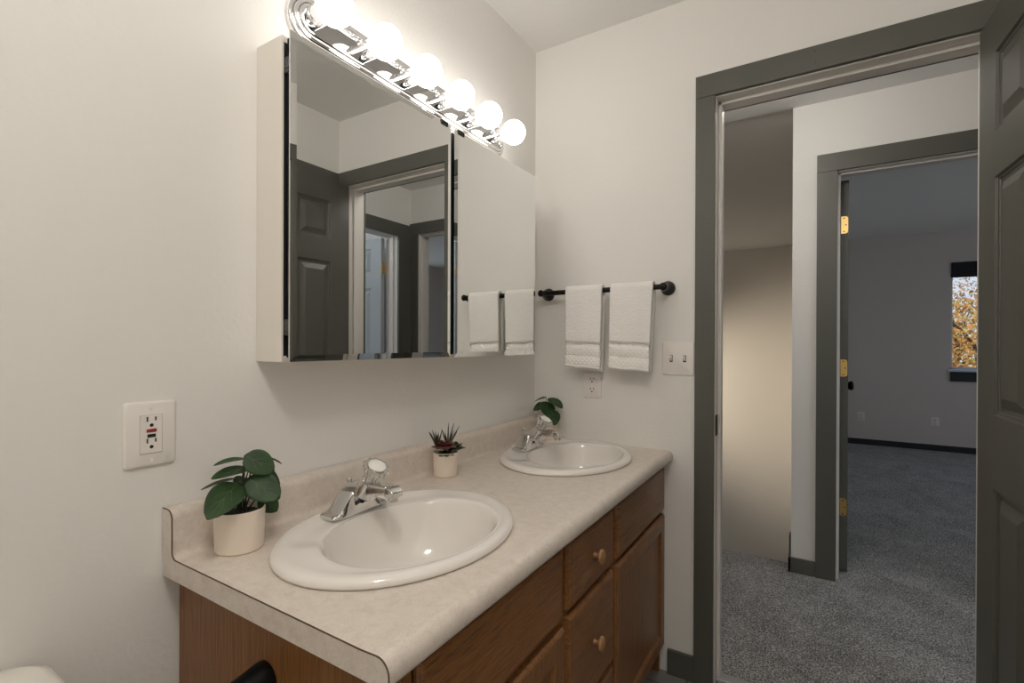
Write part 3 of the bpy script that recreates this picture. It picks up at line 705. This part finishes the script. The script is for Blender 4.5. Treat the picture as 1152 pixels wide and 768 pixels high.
for bs, tp, wd, fc, rt in (
    ((0.0801,-0.05,0.9686), (0.026,-0.055,0.9490), 0.034, 0.28, (0.092,-0.052,0.864)),
    ((0.074,-0.06,0.9370), (0.0277,-0.065,0.9180), 0.052, 0.6, (0.090,-0.052,0.864)),
    ((0.0969,-0.07,0.9540), (0.1071,-0.098,0.9030), 0.068, 0.95, (0.094,-0.055,0.864)),
    ((0.0979,-0.06,0.9678), (0.1640,-0.07,0.9340), 0.054, 0.40, (0.096,-0.052,0.864)),
    ((0.1200,-0.08,0.9260), (0.1470,-0.1,0.8690), 0.060, 0.95, (0.098,-0.054,0.864)),
    ((0.1033,-0.04,0.9509), (0.1387,-0.035,0.9452), 0.040, 0.5, (0.098,-0.048,0.864))):
    round_leaf(p3, bs, tp, wd, fc, 0.10, rt, org=P3)
P2 = (0.088, -0.692, CZT)
p2 = thing('succulent_pot', 'burgundy and green succulents in a cream pot between the sinks', 'potted plant', P2, group='little potted plants on the counter')
pot(p2, 0.0345, 0.0365, 0.069, 0.062)
def rosette(name, parent, c, rad, m, layers):
    mb = MB(); bm = mb.bm
    for nl, tilt, sc in layers:
        for k in range(nl):
            az = 2*PI*k/nl + tilt*3; dirv = Vector((math.cos(az)*math.cos(tilt), math.sin(az)*math.cos(tilt), math.sin(tilt)))
            sd = Vector((-math.sin(az), math.cos(az), 0)); nn = dirv.cross(sd); L = rad*sc
            rs = []
            for uu, ww, th in ((0.05, 0.12, 0.05), (0.3, 0.24, 0.085), (0.6, 0.34, 0.085), (0.8, 0.28, 0.06), (0.93, 0.13, 0.035), (1.03, 0.015, 0.01)):
                cc = Vector(c) + dirv*L*uu - nn*L*0.10*uu*uu
                rs.append([cc + sd*L*ww*math.cos(t) + nn*L*th*math.sin(t) for t in [2*PI*q/8 for q in range(8)]])
            mb.rings(rs)
    return mb.build(name, m, parent, smooth=60)
rosette('burgundy_rosette', p2, (0.010, -0.017, 0.088), 0.037, M_succ_red, ((7, 0.10, 1.0), (6, 0.55, 0.82), (4, 1.0, 0.6)))
rosette('green_rosette', p2, (0.014, 0.018, 0.076), 0.036, M_succ_green, ((7, 0.18, 1.0), (6, 0.6, 0.85), (4, 1.05, 0.65)))
rosette('green_rosette', p2, (0.012, -0.014, 0.066), 0.027, M_succ_green, ((7, 0.05, 1.0), (6, 0.45, 0.8)))
def spikes(parent, c, tips):
    mb = MB()
    for tpt in tips:
        c0 = Vector(c); t_ = Vector(tpt); mid = c0.lerp(t_, 0.5) + Vector((0, 0, 0.003))
        mb.tube([c0, c0.lerp(mid, 0.6), mid, mid.lerp(t_, 0.6), t_], [0.0018, 0.0024, 0.0022, 0.0015, 0.0003], 6)
    return mb.build('spiky_tuft', M_spike, parent, smooth=60)
spikes(p2, (-0.008, -0.026, 0.080), ((-0.008,-0.060,0.134), (-0.012,-0.045,0.138), (0.000,-0.032,0.132), (-0.02,-0.022,0.130), (-0.008,-0.006,0.133), (0.01,-0.05,0.128), (-0.03,-0.04,0.130)))
spikes(p2, (-0.010, 0.022, 0.072), ((-0.008,0.023,0.150), (-0.008,0.049,0.146), (-0.003,0.070,0.134), (-0.015,0.058,0.122), (-0.025,0.012,0.132), (-0.013,0.012,0.125), (0.008,0.045,0.122)))

# ------------------------------------------------------------------ towel bar and towels
RZ, RY = 1.386, -0.062
tb = thing('towel_bar', 'matte black towel bar on the white wall', 'towel bar', (0.308, 0, RZ))
MB().cyl((0.066-0.308, RY, 0), (0.5505-0.308, RY, 0), 0.0096, n=20).build('rod', M_black, tb)
for x in (0.066, 0.5505):
    MB().lathe([(0.026, 0.0005), (0.026, 0.006), (0.022, 0.018), (0.016, 0.030), (0.0125, 0.045), (0.0125, 0.068), (0.0135, 0.072), (0.010, 0.076), (0.001, 0.077)], (x-0.308, 0, 0), (0, -1, 0), 28).build('bracket', M_black, tb, smooth=50)
def towel(name, label, x0, x1, zf, zb, skew):
    tw = thing(name, label, 'hand towel', ((x0+x1)/2, RY, RZ), group='folded white hand towels')
    hw = (x1-x0)/2; R0 = 0.0166
    def path():
        P = []
        for q in (0, 0.035, 0.045, 0.14, 0.150, 0.154, 0.164, 0.25, 0.315, 0.320, 0.330, 0.36, 0.40, 0.44, 0.48, 0.52, 0.56, 0.60, 0.64, 0.68, 0.72, 0.76, 0.80, 0.85, 0.90, 0.95, 1.0): P.append((-R0-0.002*math.sin(PI*q) + (0.0022 if q in (0.150, 0.154, 0.315, 0.320) else 0), -(zf)*(1-q)))         # front, bottom to top; shallow woven grooves
        for k in range(1, 12): t = PI*k/12; P.append((-R0*math.cos(t), R0*math.sin(t)))
        for k in range(27): P.append((R0, -(zb)*k/26))
        return P
    pp = path(); NX = 26
    def surf(i, j, off):
        y, z = pp[i]; q = -1 + 2*j/NX; x = q*hw
        drop = max(0, -z)
        wave = 0.0022*math.sin(q*4.2+1.0+i*0.02)*min(1, drop/0.1) + 0.0006*math.sin(q*9+2)
        x *= 1 - 0.05*min(1, drop/max(zf, 0.01)); x += skew*drop
        z2 = z - 0.004*q*min(1, drop/0.2)*(1 if y < 0 else 0.4) + 0.0015*math.sin(q*5)*min(1, drop/0.2)
        return (x, y - wave if y < 0 else y + 0.4*wave, z2)
    def sheet(i0, i1, name, m, th, parent):
        mb = MB(); bm = mb.bm
        g = [[bm.verts.new(surf(i, j, 0)) for j in range(NX+1)] for i in range(i0, i1+1)]
        for a_, b_ in zip(g[:-1], g[1:]):
            for j in range(NX): bm.faces.new((a_[j], a_[j+1], b_[j+1], b_[j]))
        return mb.build(name, m, parent, smooth=180, solid=th)
    sheet(10, len(pp)-1, 'cloth', M_towel, 0.012, tw)
    sheet(5, 10, 'border_band', M_band, 0.0118, tw); sheet(1, 5, 'border_band', M_band, 0.0118, tw)
    sheet(0, 1, 'hem', M_towel, 0.0125, tw)
    return tw
towel('hand_towel', 'folded white hand towel nearer the mirror on the black bar', 0.181, 0.328, 0.293, 0.305, -0.012)
towel('hand_towel', 'folded white hand towel nearer the light switches on the black bar', 0.362, 0.517, 0.296, 0.300, -0.032)

# ------------------------------------------------------------------ switch and outlets
def plate_mesh(w2, h2, d, rc=0.006):
    mb = MB()
    def rr(i, x, r_):
        pts = []
        for cx, cz, a0 in ((w2-i-r_, h2-i-r_, 0), (-(w2-i-r_), h2-i-r_, 90), (-(w2-i-r_), -(h2-i-r_), 180), (w2-i-r_, -(h2-i-r_), 270)):
            for k in range(5):
                t = math.radians(a0 + k*22.5); pts.append((x, cx + r_*math.cos(t), cz + r_*math.sin(t)))
        return pts
    mb.rings([rr(0, 0.0004, rc), rr(0, d*0.45, rc), rr(0.0016, d*0.8, rc), rr(0.004, d, rc*0.8)])
    return mb
RFAR = -PI/2     # local +x faces -y
sw = thing('light_switch', 'white double toggle light switch beside the door casing', 'light switch', (0.5865, 0, 1.1325), RFAR)
plate_mesh(0.0565, 0.0595, 0.006).build('plate', M_white, sw, smooth=30)
for yy in (-0.023, 0.023):
    MB().box((0.0055, yy-0.0055, -0.012), (0.0064, yy+0.0055, 0.012)).build('toggle_slot', M_slot, sw, smooth=0)
    MB().rings([[(0.006, yy-0.0042, -0.008), (0.006, yy+0.0042, -0.008), (0.006, yy+0.0042, 0.008), (0.006, yy-0.0042, 0.008)], [(0.016, yy-0.0036, 0.004), (0.016, yy+0.0036, 0.004), (0.0150, yy+0.0036, 0.010), (0.0150, yy-0.0036, 0.010)]]).build('toggle', M_white, sw, smooth=0)
    for z in (0.030, -0.030): MB().lathe([(0.0034, 0.0055), (0.003, 0.0068)], (0, yy, z), (1, 0, 0), 12).build('screw', M_cap, sw)
def slots(mb, yc, zc, x, flip=1):
    mb.box((x, yc-0.0075, zc-0.001), (x+0.0006, yc-0.0052, zc+0.0075)); mb.box((x, yc+0.0052, zc+0.0002), (x+0.0006, yc+0.0075, zc+0.0070))
    mb.lathe([(0.0030, 0), (0.0030, 0.0006)], (x, yc, zc-0.0075), (1, 0, 0), 12)
    return mb
def duplex(name, label, loc, rz, w2=0.037, h2=0.0525):
    o = thing(name, label, 'electrical outlet', loc, rz)
    plate_mesh(w2, h2, 0.005).build('plate', M_white, o, smooth=30)
    for zc in (0.0195, -0.0195):
        rec = MB().lathe([(0.0165, 0.004), (0.0165, 0.0058), (0.0155, 0.0064)], (0, 0, zc), (1, 0, 0), 28).build('receptacle', M_white, o, smooth=30)
        slots(MB(), 0, zc+0.002, 0.0062).build('slots', M_slot, rec, smooth=0)
    MB().lathe([(0.003, 0.0045), (0.0028, 0.0058)], (0, 0, 0), (1, 0, 0), 12).build('screw', M_cap, o)
    return o
duplex('wall_outlet', 'white duplex outlet under the towels', (0.2600, 0, 1.0225), RFAR, 0.0385, 0.0515)
duplex('wall_outlet', 'small white outlet low on the bedroom wall, by the door edge', (1.468, FY, 0.337), RFAR, 0.037, 0.055)
duplex('wall_outlet', 'small white outlet low on the bedroom wall, below the window', (2.140, FY, 0.330), RFAR, 0.038, 0.052)
gf = thing('wall_outlet', 'large white outlet with red and black buttons on the left wall', 'electrical outlet', (0, -1.4052, 1.0222), 0.0)
plate_mesh(0.0405, 0.0575, 0.007, 0.007).build('plate', M_white, gf, smooth=30)
rec = MB().box((0.006, -0.0168, -0.0335), (0.0085, 0.0168, 0.0335)).build('receptacle', M_white, gf, bevel=0.001, smooth=0)
MB().box((0.0066, -0.0174, -0.0341), (0.0072, 0.0174, 0.0341)).build('gap_shade', M_gap, gf, smooth=0)  # thin tan strip painting the shaded gap round the receptacle
for zc in (0.0235, -0.0145): slots(MB(), 0, zc, 0.0083).build('slots', M_slot, rec, smooth=0)
MB().box((0.0083, -0.0078, 0.0035), (0.0094, 0.0078, 0.0095)).build('reset_button', M_red, rec, bevel=0.0006, smooth=0)['label'] = 'red reset button'
MB().box((0.0083, -0.0065, -0.0055), (0.0094, 0.0065, 0.0005)).build('test_button', M_slot, rec, bevel=0.0006, smooth=0)['label'] = 'black test button'
for z in (0.046, -0.046): MB().lathe([(0.0036, 0.0065), (0.0032, 0.0080)], (0, 0, z), (1, 0, 0), 14).build('screw', M_cap, gf)

# ------------------------------------------------------------------ toilet paper holder on the vanity side
tp = thing('toilet_paper_holder', 'black toilet paper holder on the oak vanity side', 'paper holder', (0.278, VY0, 0.662))
MB().lathe([(0.027, 0.0003), (0.0275, 0.008), (0.026, 0.016), (0.0235, 0.032), (0.021, 0.050), (0.019, 0.075), (0.018, 0.085), (0.012, 0.090)], (0, 0, 0), (0, -1, 0), 28).build('post', M_black, tp, smooth=50)
MB().cyl((0, -0.076, 0), (0.15, -0.076, 0), 0.008, n=16).sphere((0.152, -0.076, 0), 0.011, 14).build('roll_arm', M_black, tp)

# ------------------------------------------------------------------ toilet beside the vanity
TY = -1.800
to = thing('toilet', 'white toilet whose tank lid shows beside the vanity', 'toilet', (0.0, TY, 0))
def rrect(cx, cy, hx, hy, r_, z, n=6):
    pts = []
    for sx, sy, a0 in ((1, 1, 0), (-1, 1, 90), (-1, -1, 180), (1, -1, 270)):
        for k in range(n+1):
            t = math.radians(a0 + 90*k/n); pts.append((cx + sx*(hx-r_) + r_*math.cos(t), cy + sy*(hy-r_) + r_*math.sin(t), z))
    return pts
MB().rings([rrect(0.115, 0, 0.085, 0.20, 0.04, 0.38), rrect(0.115, 0, 0.095, 0.225, 0.04, 0.50), rrect(0.117, 0, 0.099, 0.238, 0.04, 0.675)]).build('tank', M_toilet, to, smooth=40)
MB().rings([rrect(0.118, 0, 0.100, 0.240, 0.045, 0.676), rrect(0.118, 0, 0.107, 0.250, 0.05, 0.682), rrect(0.118, 0, 0.108, 0.251, 0.05, 0.700), rrect(0.118, 0, 0.104, 0.246, 0.048, 0.712), rrect(0.118, 0, 0.092, 0.232, 0.045, 0.7195), rrect(0.118, 0, 0.06, 0.19, 0.04, 0.7225)]).build('tank_lid', M_toilet, to, smooth=60)
def egg(hx0, hx1, hy, z, cx=0.43, n=40): return [(cx + (hx1 if math.cos(t) > 0 else hx0)*math.cos(t), hy*math.sin(t), z) for t in [2*PI*k/n for k in range(n)]]
MB().rings([egg(0.16, 0.14, 0.10, 0.0), egg(0.17, 0.14, 0.105, 0.05), egg(0.16, 0.13, 0.10, 0.15), egg(0.19, 0.20, 0.15, 0.28), egg(0.22, 0.26, 0.180, 0.37), egg(0.22, 0.265, 0.183, 0.39)]).box((0.05, -0.12, 0.30), (0.26, 0.12, 0.38)).build('bowl', M_toilet, to, smooth=40)
MB().rings([egg(0.215, 0.265, 0.184, 0.391), egg(0.22, 0.27, 0.187, 0.40), egg(0.215, 0.265, 0.183, 0.412)]).build('seat', M_toilet, to, smooth=40)
MB().rings([egg(0.21, 0.262, 0.182, 0.413), egg(0.215, 0.266, 0.185, 0.42), egg(0.20, 0.25, 0.172, 0.432)]).build('lid', M_toilet, to, smooth=40)

# ------------------------------------------------------------------ added fill lamps with fixtures, out of frame
def fill_dome(name, label, loc, watts, col=(1.0, 0.945, 0.88)):
    t = thing(name, label, 'ceiling lamp', loc)
    MB().lathe([(0.15, 0), (0.15, -0.02), (0.14, -0.025)], n=36).build('base', M_chrome, t)
    MB().lathe([(0.138, -0.024), (0.135, -0.05), (0.11, -0.085), (0.06, -0.105), (0.001, -0.11)], n=36, cap0=False).build('shade', M_lampglass, t, smooth=60)
    ob = lamp('fill_light', 'POINT', (0, 0, -0.16), watts, col, t, shadow_soft_size=0.12)
    return t
fill_dome('ceiling_fill_lamp', 'added round glass fill lamp on the hall ceiling, unseen', (0.84, 0.36, CZ-0.001), HALL_FILL)  # added to brighten the hall
fill_dome('ceiling_fill_lamp', 'added round glass fill lamp on the bathroom ceiling above the viewer', (0.95, -1.78, CZ-0.001), BATH_FILL)  # extra fill where the vanity bulbs alone are too dim
fill_dome('ceiling_fill_lamp', 'added round glass fill lamp in the room at the hall end', (3.4, -0.3, 2.442), SIDE_FILL, (0.86, 0.93, 1.0))  # cool fill added to brighten the door in the mirror
ws = thing('fill_sconce', 'added unseen sconce that lights the stairwell wall', 'added fill lamp', (-1.615, 3.7, 0.75))  # added to throw the glow on the far stairwell wall
MB().lathe([(0.05, 0), (0.05, 0.015), (0.02, 0.02), (0.02, 0.06)], (0, 0, 0), (1, 0, 0), 24).build('mount', M_brass, ws)
MB().lathe([(0.03, 0), (0.06, 0.10)], (0.07, 0, 0), (0.7, 0.55, -0.1), 24, cap1=False).build('shade', M_brass, ws)
sp = lamp('fill_light', 'SPOT', (0.15, 0.07, -0.01), STAIR_FILL, (1.0, 0.86, 0.69), ws, spot_size=math.radians(76), spot_blend=1.0, shadow_soft_size=0.05)
sp.rotation_euler = (Vector((0.42, FY, 0.50)) - Vector((-1.465, 3.77, 0.74))).to_track_quat('-Z', 'Y').to_euler()

# ------------------------------------------------------------------ outside: ground and autumn trees
struct('ground', boxes(((-30, FY+0.4, -2.9), (60, 60, -2.8))), leafmat('dry_grass', (0.20, 0.15, 0.07), (0.34, 0.26, 0.13), 0.95), 'dry autumn ground outside the window', 'ground', smooth=0)
M_bark = leafmat('bark', (0.05, 0.035, 0.025), (0.10, 0.08, 0.06), 0.9)
M_fol = [leafmat('orange_foliage', (0.36, 0.16, 0.03), (0.55, 0.30, 0.07), 0.7), leafmat('gold_foliage', (0.42, 0.32, 0.05), (0.60, 0.48, 0.12), 0.7), leafmat('rust_foliage', (0.28, 0.14, 0.06), (0.42, 0.26, 0.12), 0.7)]
def tree(loc, h, rad, m, label, nleaf, rnd):
    t = thing('autumn_tree', label, 'tree', loc, group='trees outside the bedroom window')
    mb = MB().tube([(0, 0, -0.05), (0.05, 0.02, h*0.35), (0, 0.05, h*0.7), (0.02, 0, h*0.95)], [0.16, 0.11, 0.07, 0.02], 8)
    for k in range(9):
        a = rnd.uniform(0, 2*PI); z0 = h*rnd.uniform(0.3, 0.8); e = Vector((math.cos(a)*rad*0.8, math.sin(a)*rad*0.8, z0 + rad*0.6))
        mb.tube([(0.02, 0.02, z0), Vector((0, 0, z0)).lerp(e, 0.5) + Vector((0, 0, 0.1)), e], [0.05, 0.03, 0.01], 6)
    mb.build('trunk', M_bark, t)
    cr = MB(); bm = cr.bm
    for k in range(nleaf):
        while True:
            p = Vector((rnd.uniform(-1, 1), rnd.uniform(-1, 1), rnd.uniform(-1, 1)))
            if p.length < 1 and rnd.random() < 0.25 + p.length: break
        c = Vector((p.x*rad, p.y*rad, h*0.62 + p.z*h*0.45)); s = rnd.uniform(0.03, 0.075)
        a = Vector((rnd.gauss(0, 1), rnd.gauss(0, 1), rnd.gauss(0, 1))).normalized(); b = a.orthogonal().normalized()
        bm.faces.new([bm.verts.new(c + q) for q in (a*s, b*s*0.6, -a*s, -b*s*0.6)])
    cr.build('crown', m, t, smooth=0)
rnd = random.Random(3)
for (x, y, h, rad, k, label, n) in ((4.2, 13.0, 5.0, 1.6, 0, 'orange autumn tree just outside the bedroom window', 5200), (7.6, 15.0, 5.0, 1.7, 1, 'golden autumn tree right of the orange one', 5200), (4.6, 17.6, 5.0, 2.0, 1, 'yellow-gold tree behind the orange one', 5200), (6.6, 22.5, 6.6, 2.6, 2, 'rust tree farthest beyond the window', 5200), (3.6, 9.4, 2.9, 1.0, 2, 'low rust shrub tree nearest the window', 3200)):
    tree((x, y, -2.8), h, rad, M_fol[k], label, n, rnd)
